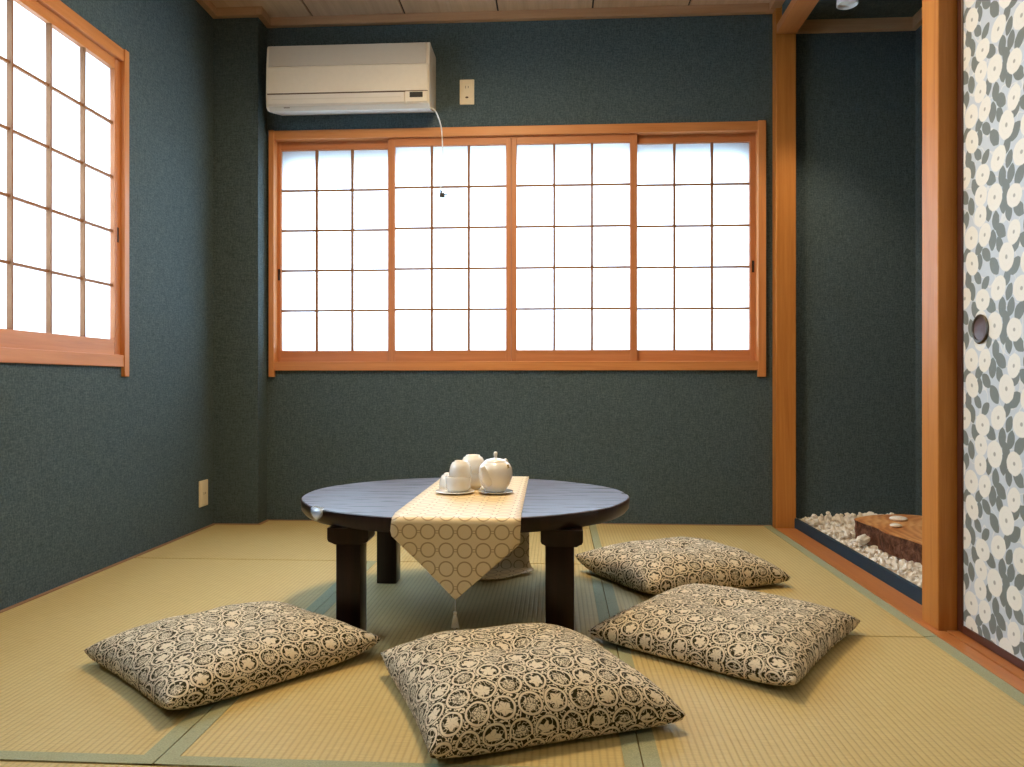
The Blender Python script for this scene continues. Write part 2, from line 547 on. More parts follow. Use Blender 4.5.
# ceiling boards run away from the viewer, with dark grooves between them
bm = bmesh.new()
seams = [-1.179 + .449 * k for k in range(-1, 6)]
xs = [XL - .0] + [s for s in seams if XL < s < 1.05] + [1.05]
for a, b in zip(xs, xs[1:]): box(bm, a + .0045, b - .0045, YR, YB, ZC, ZC + .012, bev=.0015)
struct('ceiling', bm, M_CEIL)
struct('ceiling_backing', boxes((XL - TH, XR + TH, YR - TH, YB + TH, ZC + .013, ZC + .09)), M_GAP)
struct('ceiling_alcove', boxes((1.07, XR, 2.20, YB, 2.356, 2.366)), M_WALL)
# ceiling mouldings
z0, z1 = 2.397, ZC
struct('trim_1', boxes((-1.412, 1.03, YB - .03, YB, z0, z1), (XL, -1.412, 3.49, 3.52, z0, z1), (-1.412, -1.382, 3.49, YB - .03, z0, z1), bev=.003), M_MOLD)
struct('trim_2', boxes((XL, XL + .03, YR, 3.49, z0, z1), (.985, 1.03, YR, YB - .03, z0 , z1), bev=.003), M_MOLD)
struct('trim_3', boxes((1.097, XR, YB - .025, YB, 2.301, 2.356), (XR - .025, XR, 2.20, YB - .025, 2.301, 2.356), bev=.002), M_MOLD)
# thin wooden strips where mats meet walls
struct('trim_4', boxes((XL, XL + .016, YR, 3.504, -.02, .002), bev=.001), M_TRIM)
struct('trim_5', boxes((XL, -1.412, 3.504, 3.52, -.02, .002), (-1.412, -1.396, 3.504, 3.63, -.02, .002), (-1.396, 1.003, 3.618, 3.63, -.02, .002)), M_TRIM)
# alcove posts, beam, sill
struct('trim_alcove_post_far', boxes((1.008, 1.099, 3.57, YB, -.03, ZC), bev=.003), M_POST)
struct('trim_alcove_post_near', boxes((1.022, 1.112, 2.106, 2.198, .002, ZC), bev=.003), M_POST)
struct('trim_alcove_beam', boxes((1.004, 1.095, 2.198, 3.55, 2.268, 2.31), bev=.002), M_SILL)
struct('trim_alcove_sill', boxes((1.001, 1.091, 2.106, 3.55, -.04, .0025), bev=.001), M_SILL)
struct('trim_alcove_riser', boxes((1.091, 1.106, 2.198, 3.569, -.04, .045), bev=.001), M_RISER)
struct('trim_door_sill', boxes((1.001, 1.040, YR, 2.106, -.04, .0025), (1.044, 1.13, YR, 2.106, -.04, .0045), bev=.001), M_SILL)
struct('trim_door_head', boxes((1.02, 1.13, YR, 2.106, 1.79, 1.83), bev=.002), M_SILL)

# ---------------------------------------------------------------- windows: casing is structure, shoji screens slide in it
w2 = empty('window_2', (0, 0, 0), kind='structure')
obj('window_frame', boxes((-1.372, .940, 3.614, 3.66, 1.850, 1.893), (-1.372, .940, 3.614, 3.66, .728, .771), bev=.002), M_CASE, w2)
obj('window_jamb', boxes((-1.397, -1.371, 3.609, 3.70, .697, 1.895), (.938, .974, 3.609, 3.70, .697, 1.895), bev=.002), M_CASEZ, w2)
obj('outer_shading_frame', boxes((-1.374, .942, 3.72, 3.755, 1.745, 1.865), (-1.374, .942, 3.72, 3.755, .76, .80),
    (-1.374, -1.33, 3.72, 3.755, .80, 1.745), (.890, .942, 3.72, 3.755, .80, 1.745)), M_WHITE, w2)  # unseen frame added outside to shade the paper near its edges
w1 = empty('window_1', (0, 0, 0), kind='structure')
obj('window_frame', boxes((-1.66, -1.620, .99, 2.758, 1.872, 1.918), (-1.66, -1.620, .99, 2.758, .728, .773), bev=.002), M_CASEY, w1)
obj('window_jamb', boxes((-1.66, -1.616, 2.757, 2.787, .692, 1.920), (-1.66, -1.616, .98, 1.012, .692, 1.920), bev=.002), M_CASEZ, w1)
obj('outer_shading_frame', boxes((-1.755, -1.72, 1.05, 2.765, 1.81, 1.89), (-1.755, -1.72, 1.05, 2.765, .76, .795),
    (-1.755, -1.72, 2.735, 2.765, .795, 1.81), (-1.755, -1.72, 1.05, 1.08, .795, 1.81)), M_WHITE, w1)  # likewise added out of view, shades the side window's paper

def shoji(label, a0, a1, g0, g1, cols, yin, axis, zt, zb, gt, gb, pull=None, face=1, deep=.024):
    """a sliding screen: a0..a1 outer extent, g0..g1 glazed extent along the wall; yin = room-side face"""
    root = empty('shoji_screen', (0, 0, 0), label=label, cat='sliding screen', group='lattice paper screens in the windows')
    def B(p0, p1, d0, d1, q0, q1):
        if axis == 'x': return (p0, p1, yin + d0, yin + d1, q0, q1)
        return (yin - d1, yin - d0, p0, p1, q0, q1)
    obj('stile', boxes(B(a0, g0, 0, deep, zb, zt), bev=.001), M_SASHZ, root)
    obj('stile', boxes(B(g1, a1, 0, deep, zb, zt), bev=.001), M_SASHZ, root)
    mr = M_SASHX if axis == 'x' else M_CASEY
    obj('rail', boxes(B(g0, g1, .001, deep - .001, gt, zt), bev=.001), mr, root)
    obj('rail', boxes(B(g0, g1, .001, deep - .001, zb, gb), bev=.001), mr, root)
    L = []
    for k in range(1, cols):
        c = g0 + (g1 - g0) * k / cols
        L.append(B(c - (.0055 if axis == 'x' else .0036), c + (.0055 if axis == 'x' else .0036), .001, .018, gb, gt))
    for k in range(1, 5):
        z = gb + (gt - gb) * k / 5
        L.append(B(g0, g1, .008, .0175, z - .0048, z + .0048))
    obj('lattice', boxes(*L), M_KUM, root)
    obj('paper', boxes(B(g0 - .003, g1 + .003, .0185, .0195, gb - .003, gt + .003)), M_PAPER, root)
    if pull:
        pa, pz = pull
        obj('finger_pull', boxes(B(pa - .006, pa + .006, -.0005, .002, pz - .028, pz + .028), bev=.0005), M_DARK, root)
    return root
ZT, ZB, GT, GB = 1.853, .771, 1.800, .826
shoji('left-end paper screen of back window, under the air conditioner', -1.373, -.790, -1.354, -.823, 3, 3.660, 'x', ZT, ZB, 1.810, GB, pull=(-1.3635, 1.20))
shoji('second paper screen from left in back window, loose cord in front', -.815, -.2195, -.783, -.2445, 3, 3.634, 'x', ZT, ZB, 1.812, GB)
shoji('third paper screen from left in back window, above teapot', -.2185, .380, -.1935, .3465, 3, 3.634, 'x', ZT, ZB, 1.812, GB)
shoji('right-end paper screen of back window, beside the alcove post', .352, .941, .3825, .9126, 3, 3.660, 'x', ZT, ZB, 1.812, GB, pull=(.927, 1.22))
shoji('tall paper screen in the side window on left wall', 1.95, 2.764, 2.018, 2.722, 4, -1.634, 'y', 1.873, .771, 1.833, .829, pull=(2.742, 1.22))
shoji('nearer paper screen in side window, at photo left edge', 1.012, 1.985, 1.06, 1.945, 4, -1.660, 'y', 1.873, .771, 1.833, .829)

# ---------------------------------------------------------------- patterned sliding door on the right
d1 = empty('door_1', (0, 0, 0), kind='structure')
obj('door_panel', boxes((1.074, 1.092, 1.18, 2.079, .026, 1.77)), M_FUS, d1)
obj('door_rim', boxes((1.070, 1.096, 2.078, 2.104, .006, 1.79), (1.070, 1.096, 1.16, 1.182, .006, 1.79),
    (1.070, 1.096, 1.182, 2.078, .006, .027), (1.070, 1.096, 1.182, 2.078, 1.768, 1.79), bev=.002), M_STILE, d1)
bm = bmesh.new()
R = Matrix.Rotation(-PI / 2, 4, 'Y')
lathe(bm, [(.028, .000), (.036, .000), (.0375, .004), (.034, .006), (.030, .005), (.028, .001)], 40, (1.0745, 1.996, .805), R)
pr = obj('door_pull', bm, M_PULL, d1, smooth=True)
bm = bmesh.new()
lathe(bm, [(0, .0006), (.018, .0006), (.029, .003), (.029, .0)], 40, (1.0745, 1.996, .805), R)
obj('pull_cup', bm, M_PULLI, pr, smooth=True)
d2 = empty('door_2', (0, 0, 0), kind='structure')
obj('door_panel', boxes((1.102, 1.118, .17, 1.22, .026, 1.77)), M_FUS, d2)
obj('door_rim', boxes((1.100, 1.120, 1.22, 1.242, .006, 1.79), (1.100, 1.120, .15, .172, .006, 1.79), (1.100, 1.120, .172, 1.22, .006, .027), (1.100, 1.120, .172, 1.22, 1.768, 1.79)), M_STILE, d2)

# ---------------------------------------------------------------- tatami mats
def mat(x0, x1, y0, y1, label, left=0, right=0, far=0, near=0):
    root = empty('tatami_mat', (x0, y0, 0), label=label, cat='tatami mat', group='tatami mats covering the floor')
    g = .0012
    a, b, c, d = g, x1 - x0 - g, g, y1 - y0 - g
    o = obj('woven_surface', boxes((a, b, c, d, -.05, 0), bev=.002), M_TATAMI, root)
    for s, w in (('l', left), ('r', right), ('n', near), ('f', far)):
        if not w: continue
        L = {'l': (a, a + w, c, d), 'r': (b - w, b, c, d), 'n': (a, b, c, c + w), 'f': (a, b, d - w, d)}[s]
        obj('border_strip', boxes((*L, -.0005 if s in 'lr' else -.0007, .0014 if s in 'lr' else .0018)), M_EDGE, root)
    return root
XW = XL + .016
mat(XW, .15, 2.818, 3.504, 'tatami mat lying crosswise under back window by the corner column')
mat(XW, -.706, 1.289, 2.813, 'tatami mat along left wall beside the leftmost cushion', right=.032, near=.030)
mat(-.706, .15, 1.289, 2.813, 'middle tatami mat, under the round table', left=.032, right=.031, near=.030)
mat(.15, 1.0, 2.061, 3.618, 'tatami mat in back right, before the white gravel alcove', left=.031, right=.035)
mat(.15, 1.0, .30, 2.057, 'tatami mat in front right, before the flowered door', left=.031, right=.035)
mat(XW, .15, .40, 1.289, 'nearest tatami mat, only its far edge at bottom left')
struct('floor_edge_filler', boxes((-1.396, .149, 3.505, 3.618, -.05, 0), bev=.001), M_TATAMI)
struct('floor_near', boxes((XW, 1.0, YR, .30, -.05, 0), (XW, .15, .30, .40, -.05, 0)), M_TATAMI)

# ---------------------------------------------------------------- round low table
TC = (-.275, 2.268)
table = empty('low_table', (TC[0], TC[1], 0), label='round dark wood low table with cream runner across it', cat='table')
bm = bmesh.new()
N = 400
def rim(th):
    ax, ay = .486, .412
    r = 1 / math.sqrt((math.cos(th) / ax) ** 2 + (math.sin(th) / ay) ** 2)
    r *= 1 + .006 * math.sin(3 * th + .7) + .004 * math.sin(7 * th) + .0025 * math.sin(13 * th + 2)
    return r
TN = math.atan2(1.996 - TC[1], -.648 - TC[0])
def bump_at(th, c, w):
    d = (th - c + PI) % (2 * PI) - PI
    return math.exp(-(d / w) ** 2)
prof = [(0, .334, 0), (.5, .334, 0), (.85, .334, 0), (.93, .334, .12), (.955, .334, .55), (.975, .334, .95), (.993, .3338, 1), (.9985, .3315, 1), (1.0, .326, .9), (.997, .304, .3), (.98, .2935, 0), (.9, .2925, 0), (0, .2925, 0)]
rings = []
for r, z, sag in prof:
    if r == 0: rings.append([bm.verts.new((0, 0, z))]); continue
    ring = []
    for k in range(N):
        th = 2 * PI * k / N
        R_ = rim(th) * r
        g = bump_at(th, TN, .062)
        g2 = bump_at(th, math.radians(6), .022)
        zz = z - .002 * g * sag
        if r > .9: R_ -= .016 * g2
        ring.append(bm.verts.new((R_ * math.cos(th), R_ * math.sin(th), max(zz, .293 if z > .3 else z))))
    rings.append(ring)
for a, b in zip(rings, rings[1:]):
    for k in range(N):
        j = (k + 1) % N
        if len(a) == 1: bm.faces.new((a[0], b[k], b[j]))
        elif len(b) == 1: bm.faces.new((a[k], b[0], a[j]))
        else: bm.faces.new((a[k], b[k], b[j], a[j]))
for f in bm.faces:
    c_ = f.calc_center_median(); rr = c_.xy.length / rim(math.atan2(c_.y, c_.x)); dth = abs((math.atan2(c_.y, c_.x) - TN + PI) % (2 * PI) - PI)
    if c_.z < .3325 and rr > .6: f.material_index = 1
top_ = obj('tabletop', bm, [M_TOP, M_LEG], table, smooth=True)
# drop-shaped hollow in the rim, its window reflection painted as pale blue
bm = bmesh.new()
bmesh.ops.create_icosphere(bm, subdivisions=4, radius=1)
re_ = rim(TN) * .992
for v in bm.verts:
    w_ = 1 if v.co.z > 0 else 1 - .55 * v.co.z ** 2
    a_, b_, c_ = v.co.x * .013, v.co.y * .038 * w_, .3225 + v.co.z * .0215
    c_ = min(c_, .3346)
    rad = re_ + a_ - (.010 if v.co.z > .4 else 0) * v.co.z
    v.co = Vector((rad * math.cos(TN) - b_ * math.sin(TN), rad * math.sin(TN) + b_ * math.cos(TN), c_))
obj('rim_hollow_glint', bm, M_GLINT, top_, smooth='all')['label'] = 'rim hollow with painted pale blue window reflection'
for sx, px_, py_, hw in ((-1, -.5405, 1.974, .0325), (1, .007, 1.977, .037), (-1, -.566, 2.531, .0335), (1, .0, 2.531, .035)):
    cx, cy = px_ - TC[0], py_ - TC[1]
    bm = bmesh.new()
    box(bm, cx - hw, cx + hw, cy - .034, cy + .034, .0005, .2915, bev=.004)
    lg = obj('leg', bm, M_LEG, table, smooth=True)
    # bracket block under the top with a rounded lower lip
    bm = bmesh.new()
    o = .054
    sec = [(-o, .2922), (-o, .263), (-o + .003, .257), (-o + .010, .254), (-hw - .001, .250), (hw + .001, .250), (o - .010, .254), (o - .003, .257), (o, .263), (o, .2922)]
    ox = cx + .005 * max(sx, 0)
    A = [bm.verts.new((ox + p, cy - .037, z)) for p, z in sec]; Bv = [bm.verts.new((ox + p, cy + .037, z)) for p, z in sec]
    bm.faces.new(A); bm.faces.new(Bv[::-1])
    for k in range(len(sec)): bm.faces.new((A[k], A[(k + 1) % len(sec)], Bv[(k + 1) % len(sec)], Bv[k]))
    obj('bracket', bm, M_LEG, lg)

# ---------------------------------------------------------------- runner
runner = empty('table_runner', (-.248, 2.268, 0), label='cream table runner with gold ring pattern and tasselled point, over the round table', cat='table runner')
def runner_mesh():
    bm = bmesh.new()
    uvl = bm.loops.layers.uv.new('UVMap')
    ZT_ = .3365
    path = []           # (y, z, left half, right half, s)
    def add(y, z, l, r): path.append([y, z, l, r])
    # folded tip lying on the mat behind the table, then the rear drop
    for k in range(7):
        q = k / 6
        add(2.535 + .115 * q, .006, -.020 - .135 * q ** .8, .020 + .140 * q ** .8)
    add(2.672, .008, -.156, .166)
    add(2.684, .016, -.155, .160)
    for z in (.04, .09, .15, .21, .27, .315): add(2.692, z, -.155, .150)
    add(2.690, .330, -.155, .149)
    add(2.684, ZT_ + .0005, -.155, .149)
    for k in range(1, 16): add(2.684 - k * .0510, ZT_, -.155 - .0006 * k, .149 + .0006 * k)
    add(1.862, ZT_ + .0005, -.158, .160)
    add(1.852, ZT_ - .001, -.158, .160)
    add(1.846, ZT_ - .008, -.158, .160)
    add(1.845, .322, -.159, .160)
    add(1.846, .306, -.161, .159)
    add(1.847, .292, -.158, .159)
    add(1.848, .276, -.142, .158)
    q0 = .272
    for k in range(1, 13):
        q = k / 12
        add(1.849, .276 - (.276 - .139) * q, -.142 * (1 - q) - .001, .158 * (1 - q) + .001)
    s = 0; out = []
    for i, p in enumerate(path):
        if i: s += math.hypot(p[0] - path[i - 1][0], p[1] - path[i - 1][1])
        out.append((*p, s))
    n = 16
    rows = []
    for (y, z, l, r, s) in out:
        row = []
        for k in range(n + 1):
            x = l + (r - l) * k / n
            yy = y; zz = z
            if y < 1.85 and z < .33: yy -= .004 * math.sin(x * 26 + 1) * min(1, (.335 - z) * 10)
            if y > 2.688: yy += .005 * math.sin(x * 30) * (1 - z / .34)
            if z < .01: zz += .002 + .004 * max(0, math.sin(x * 21 + y * 9))
            row.append((bm.verts.new((x, yy - 2.268, zz)), (x, s)))
        rows.append(row)
    for a, b in zip(rows, rows[1:]):
        for k in range(n):
            q = (a[k], a[k + 1], b[k + 1], b[k])
            f = bm.faces.new([v for v, _ in q])
            for lp, (_, uv) in zip(f.loops, q): lp[uvl].uv = uv
    return bm
o = obj('cloth', runner_mesh(), M_RUN, runner, smooth='all')
m = o.modifiers.new('thick', 'SOLIDIFY'); m.thickness = .0016; m.offset = 0
bm = bmesh.new()
tx, ty = -.001, 1.849 - 2.268
tube(bm, [(tx, ty, .141), (tx + .0005, ty, .125), (tx, ty, .107)], .0011, 8)
lathe(bm, [(0, .110), (.004, .109), (.0055, .105), (.004, .101), (.0035, .099), (.0048, .097), (.006, .088), (.0085, .076), (.009, .072), (0, .072)], 18, (tx, ty, 0))
for k in range(22):
    a = k * 2 * PI / 22
    tube(bm, [(tx + .004 * math.cos(a), ty + .004 * math.sin(a), .099), (tx + .0065 * math.cos(a), ty + .0065 * math.sin(a), .086), (tx + .0098 * math.cos(a + .1), ty + .0098 * math.sin(a + .1), .069 + .002 * math.sin(k * 5))], .0008, 5)
obj('tassel', bm, M_TASSEL, runner, smooth='all')

# ---------------------------------------------------------------- tea set
ZR = .3374
def teapot(x, y):
    root = empty('teapot', (x, y, ZR + .0065), label='ivory china teapot with knobbed lid, on the table runner', cat='teapot')
    bm = bmesh.new()
    lathe(bm, [(0, .002), (.028, .002), (.030, 0), (.0325, .003), (.035, .009), (.0435, .023), (.0495, .040), (.0515, .055), (.0495, .070), (.043, .082), (.034, .089), (.032, .0895)], 48)
    b = obj('body', bm, M_CHINA, root, smooth='all')
    bm = bmesh.new()
    lathe(bm, [(.035, .0885), (.034, .091), (.026, .0955), (.014, .098), (.0055, .0995), (.0045, .103), (.0055, .108), (.0060, .113), (.0048, .1175), (0, .119)], 40)
    obj('lid', bm, M_CHINA, root, smooth='all')
    bm = bmesh.new()
    d = Vector((-.50, -.866, 0))
    pts = [d * .036 + Vector((0, 0, .036)), d * .050 + Vector((0, 0, .044)), d * .058 + Vector((0, 0, .056)), d * .063 + Vector((0, 0, .070)), d * .069 + Vector((0, 0, .080))]
    sp = spline(pts, 5)
    tube(bm, sp, [.020 - .013 * (i / (len(sp) - 1)) ** .8 for i in range(len(sp))], 16)
    obj('spout', bm, M_CHINA, root, smooth='all')
    bm = bmesh.new()
    e = Vector((.40, .917, 0))
    pts = [e * .046 + Vector((0, 0, .080)), e * .066 + Vector((0, 0, .088)), e * .078 + Vector((0, 0, .070)), e * .073 + Vector((0, 0, .045)), e * .044 + Vector((0, 0, .034))]
    tube(bm, spline(pts, 6), .0045, 12)
    obj('handle', bm, M_CHINA, root, smooth='all')
    bm = bmesh.new()
    for (a, z, r) in ((-.55, .080, .0055), (-.50, .075, .0035), (-.62, .073, .003)):
        rr = .0465 if z > .077 else .0478
        M_ = Matrix.Translation((rr * math.cos(a), rr * math.sin(a), z)) @ Matrix.Rotation(a, 4, 'Z') @ Matrix.Diagonal((.0016, r, r * .7, 1))
        bmesh.ops.create_icosphere(bm, subdivisions=2, radius=1, matrix=M_)
    obj('gold_mark', bm, M_GOLD, b, smooth='all')['label'] = 'small gold-brown mark'  # small gold-brown marks high on the body
    return root
def saucer(x, y, r, label):
    root = obj('saucer', (lambda b: (lathe(b, [(0, .0015), (r * .45, .0015), (r * .47, 0), (r * .52, 0), (r * .56, .002), (r * .97, .0058), (r, .0070), (r * .985, .0080), (r * .6, .0050), (r * .5, .0042), (0, .0040)], 48), b)[1])(bmesh.new()), M_CHINA, smooth='all', loc=(x, y, ZR))
    return tag(root, label, 'saucer', 'ivory saucers on the runner')
CUP = [(0, .004), (.016, .004), (.0175, 0), (.0205, 0), (.021, .0035), (.0275, .007), (.0325, .016), (.0352, .030), (.0362, .0505), (.0350, .0515), (.0338, .050), (.033, .036), (.030, .022), (.022, .011), (0, .008)]
def cup(x, y, z, label, flip=False, tilt=(0, 0), s=1.0, prof=None):
    bm = bmesh.new()
    M_ = Matrix.Scale(s, 4)
    if flip: M_ = Matrix.Translation((0, 0, .0515 * s)) @ Matrix.Rotation(PI, 4, 'X') @ M_
    lathe(bm, prof or CUP, 44, (0, 0, 0), M_)
    o = obj('teacup', bm, M_CHINA, smooth='all', loc=(x, y, z))
    o.rotation_euler = (tilt[0], tilt[1], 0)
    return tag(o, label, 'teacup', 'ivory teacups stacked beside the teapot')
teapot(-.184, 2.272)
saucer(-.184, 2.272, .053, 'ivory saucer under the teapot')
saucer(-.305, 2.268, .060, 'ivory saucer under the front pair of stacked teacups')
BOWL = [(0, .004), (.026, .004), (.027, 0), (.030, 0), (.0325, .004), (.0365, .010), (.0378, .030), (.0385, .0435), (.0375, .0445), (.0362, .043), (.035, .030), (.033, .012), (0, .008)]
cup(-.296, 2.268, ZR + .0068, 'lower upright ivory teacup on saucer, front of stack', prof=BOWL)
cup(-.291, 2.266, ZR + .0068 + .0430, 'upturned ivory teacup tilted on the front upright cup', True, (0, .09), .93)
cup(-.262, 2.362, ZR, 'lower ivory teacup of the tallest stack, mostly hidden behind')
cup(-.262, 2.362, ZR + .0518, 'upturned ivory teacup topping the tallest stack at the back', True, (0, 0), 1.06)
cup(-.329, 2.342, ZR, 'single upturned ivory teacup, leftmost behind the saucer', True)

# ---------------------------------------------------------------- floor cushions
def cushion(corners, H, label, rot_uv=0.0, seed=0):
    """corners: left, near, right, far tips (x, y, z)"""
    c = [Vector(p) for p in corners]
    ctr = sum(c, Vector()) / 4
    base = Vector((ctr.x, ctr.y, 0))
    n = 40
    bm = bmesh.new(); uvl = bm.loops.layers.uv.new('UVMap')
    zs = .036
    def pos(i, j, side):
        u = -1 + 2 * i / n; v = -1 + 2 * j / n
        # denser sampling near the rim
        u = math.sin(u * PI / 2) * .6 + u * .4; v = math.sin(v * PI / 2) * .6 + v * .4
        iu = u * (1 - .055 * (1 - v * v)) ; iv = v * (1 - .055 * (1 - u * u))
        a, b = (iu + 1) / 2, (iv + 1) / 2
        # 0 left,1 near,2 right,3 far : a from left-near edge..., b
        p = c[0] * (1 - a) * b + c[1] * (1 - a) * (1 - b) + c[2] * a * (1 - b) + c[3] * a * b
        e = max(0, (1 - abs(u) ** 3.2)) ** .50 * max(0, (1 - abs(v) ** 3.2)) ** .50
        corner = (abs(u) * abs(v)) ** 3
        nz_ = noise.noise(Vector((u * 1.7 + seed, v * 1.7, seed * 3.1))) * .010 + noise.noise(Vector((u * 5 + seed, v * 5, 2.0))) * .003
        zmid = zs * (1 - .25 * e) + (p.z - zs) * corner
        if side > 0:
            dim = .017 * math.exp(-((u * u + v * v) / .018)) + .006 * math.exp(-((u * u + v * v) / .15))
            z = zmid + e * (H - zs) + e * nz_ - dim * 1
            z += .003 * e * math.sin(5 * math.atan2(v, u) + seed) * math.exp(-((u * u + v * v) / .12))
        else:
            z = max(.003, zmid - e ** .55 * (zs - .003) * 1.15)
        # the filled sides bulge outwards a little
        q = Vector((p.x, p.y, 0)) - base
        bul = 1 + .035 * e * (max(abs(u), abs(v)) ** 6)
        return Vector((base.x + q.x * bul, base.y + q.y * bul, z))
    for side in (1, -1):
        G = [[pos(i, j, side) for j in range(n + 1)] for i in range(n + 1)]
        mid = n // 2
        U = [[0] * (n + 1) for _ in range(n + 1)]; Vv = [[0] * (n + 1) for _ in range(n + 1)]
        for j in range(n + 1):
            for i in range(mid + 1, n + 1): U[i][j] = U[i - 1][j] + (G[i][j] - G[i - 1][j]).length
            for i in range(mid - 1, -1, -1): U[i][j] = U[i + 1][j] - (G[i][j] - G[i + 1][j]).length
        for i in range(n + 1):
            for j in range(mid + 1, n + 1): Vv[i][j] = Vv[i][j - 1] + (G[i][j] - G[i][j - 1]).length
            for j in range(mid - 1, -1, -1): Vv[i][j] = Vv[i][j + 1] - (G[i][j] - G[i][j + 1]).length
        vs = [[bm.verts.new(G[i][j] - base) for j in range(n + 1)] for i in range(n + 1)]
        cr, sr = math.cos(rot_uv), math.sin(rot_uv)
        for i in range(n):
            for j in range(n):
                idx = [(i, j), (i + 1, j), (i + 1, j + 1), (i, j + 1)]
                if side < 0: idx = idx[::-1]
                f = bm.faces.new([vs[a][b] for a, b in idx])
                for lp, (a, b) in zip(f.loops, idx):
                    uu, vv_ = U[a][b] + seed * .1 + 5, Vv[a][b] + seed * .07 + 5
                    lp[uvl].uv = (uu * cr - vv_ * sr, uu * sr + vv_ * cr)
    bmesh.ops.remove_doubles(bm, verts=bm.verts, dist=.0004)
    o = obj('floor_cushion', bm, M_BROC, smooth='all', loc=base)
    return tag(o, label, 'cushion', 'vine-patterned floor cushions round the table')
cushion([(-1.122, 1.739, .034), (-.755, 1.430, .045), (-.425, 1.825, .05), (-.78, 2.098, .035)], .114,
        'leftmost olive and beige floor cushion, nearest the left wall', 0, 1)
cushion([(-.405, 1.722, .05), (-.218, 1.285, .035), (.248, 1.471, .032), (.040, 1.885, .04)], .135,
        'nearest olive and beige floor cushion, below the hanging tassel', 0, 2.3)
cushion([(.079, 1.95, .035), (.496, 1.62, .045), (.81, 2.081, .033), (.385, 2.365, .035)], .108,
        'olive and beige floor cushion right of the table, front of the right-hand pair', 0, 3.7)
cushion([(.062, 2.700, .060), (.275, 2.340, .04), (.765, 2.530, .033), (.550, 2.950, .04)], .128,
        'farthest floor cushion, partly behind table leg and another cushion', 0, 5.2)

# ---------------------------------------------------------------- air conditioner
ac = empty('air_conditioner', (-.963, YB, 1.929), label='ivory wall air conditioner above the back window', cat='air conditioner')
def extr(sec, x0, x1):
    bm = bmesh.new()
    A = [bm.verts.new((x0, -y, z)) for y, z in sec]; Bv = [bm.verts.new((x1, -y, z)) for y, z in sec]
    bm.faces.new(A); bm.faces.new(Bv[::-1])
    for k in range(len(sec)): bm.faces.new((A[k], A[(k + 1) % len(sec)], Bv[(k + 1) % len(sec)], Bv[k]))
    return bm
obj('body', extr([(0, .043), (.150, .006), (.172, .004), (.188, .012), (.192, .06), (.188, .20), (.178, .292), (.168, .304), (0, .304)], -.379, .381), M_AC, ac)
obj('intake_grille', extr([(.17, .198), (.1955, .198), (.184, .296), (.17, .300)], -.366, .366), M_AC2, ac)
obj('front_panel', extr([(.17, .075), (.200, .073), (.203, .079), (.199, .190), (.196, .1965), (.17, .197)], -.374, .376), M_AC, ac)
lv = obj('louver', extr([(.15, .020), (.190, .017), (.198, .024), (.1985, .067), (.17, .069)], -.368, .268), M_ACL, ac)
obj('louver_line', boxes((-.35, .25, -.1990, -.196, .0445, .046)), M_AC2, lv)
obj('control_cover', extr([(.15, .020), (.190, .017), (.198, .024), (.1980, .071), (.17, .071)], .272, .374), M_AC, ac)
obj('display_window', boxes((.292, .352, -.2005, -.190, .042, .066), bev=.001), M_ACD, ac)
obj('bottom_lip', extr([(.02, .034), (.148, .0015), (.176, -.002), (.194, .0145), (.184, .0165), (.14, .010), (.02, .040)], -.366, .378), M_AC2, ac)
obj('logo_mark', boxes((-.296, -.268, -.1930, -.180, .0080, .0100)), M_SLOT, ac)['label'] = 'tiny worn maker mark'

obj('panel_shade_strip', boxes((-.372, .374, -.1990, -.190, .0695, .0735)), M_SLOT, ac)  # dark strip painted in for the shadow line below the front panel

# loose white cord with a black plug
cord = empty('hanging_cord', (-.578, 3.43, 1.945), label='thin white cord with black plug dangling from the air conditioner', cat='cord')
bm = bmesh.new()
tube(bm, spline([(-.030, .05, -.012), (-.002, .03, -.014), (.022, .04, -.030), (.036, .10, -.075), (.040, .122, -.16), (.041, .128, -.24), (.036, .13, -.31), (.030, .13, -.355), (.031, .128, -.372)], 6), .0030, 8)
obj('wire', bm, M_CORD, cord, smooth='all')
bm = bmesh.new()
tube(bm, [(.030, .128, -.366), (.034, .127, -.378)], [.003, .007], 8)
box(bm, .026, .050, .117, .138, -.403, -.382, bev=.003)
box(bm, .050, .064, .122, .125, -.390, -.387); box(bm, .050, .064, .130, .133, -.390, -.387)
obj('plug', bm, M_BLACK, cord)

# wall sockets
def outlet(loc, rz, label, lower):
    root = empty('wall_socket', loc, rz, label=label, cat='wall socket')
    obj('cover_plate', boxes((-.035, .035, -.007, 0, -.06, .06), bev=.0025), M_PLATE, root)
    obj('socket_face', boxes((-.0215, .0215, -.0095, -.006, -.05, .05), bev=.001), M_PLATE, root)
    z = .022 if lower else .0
    obj('slot', boxes((-.008, -.0055, -.0102, -.009, z - .006, z + .006)), M_SLOT, root)
    obj('slot', boxes((.0055, .008, -.0102, -.009, z - .005, z + .005)), M_SLOT, root)
    if lower:
        bm = bmesh.new(); lathe(bm, [(0, .0), (.006, 0), (.0045, .0015), (0, .0015)], 20, (0, -.0095, -.027), Matrix.Rotation(PI / 2, 4, 'X') @ Matrix.Diagonal((1.3, .8, 1, 1)))
        obj('earth_terminal', bm, M_SLOT, root)
    return root
outlet((-.431, YB, 2.063), 0, 'cream wall socket high on back wall, right of the air conditioner', True)
outlet((XL, 3.412, .160), PI / 2, 'cream wall socket low on left wall, near the corner column', False).scale = (1.18, 1, 1)

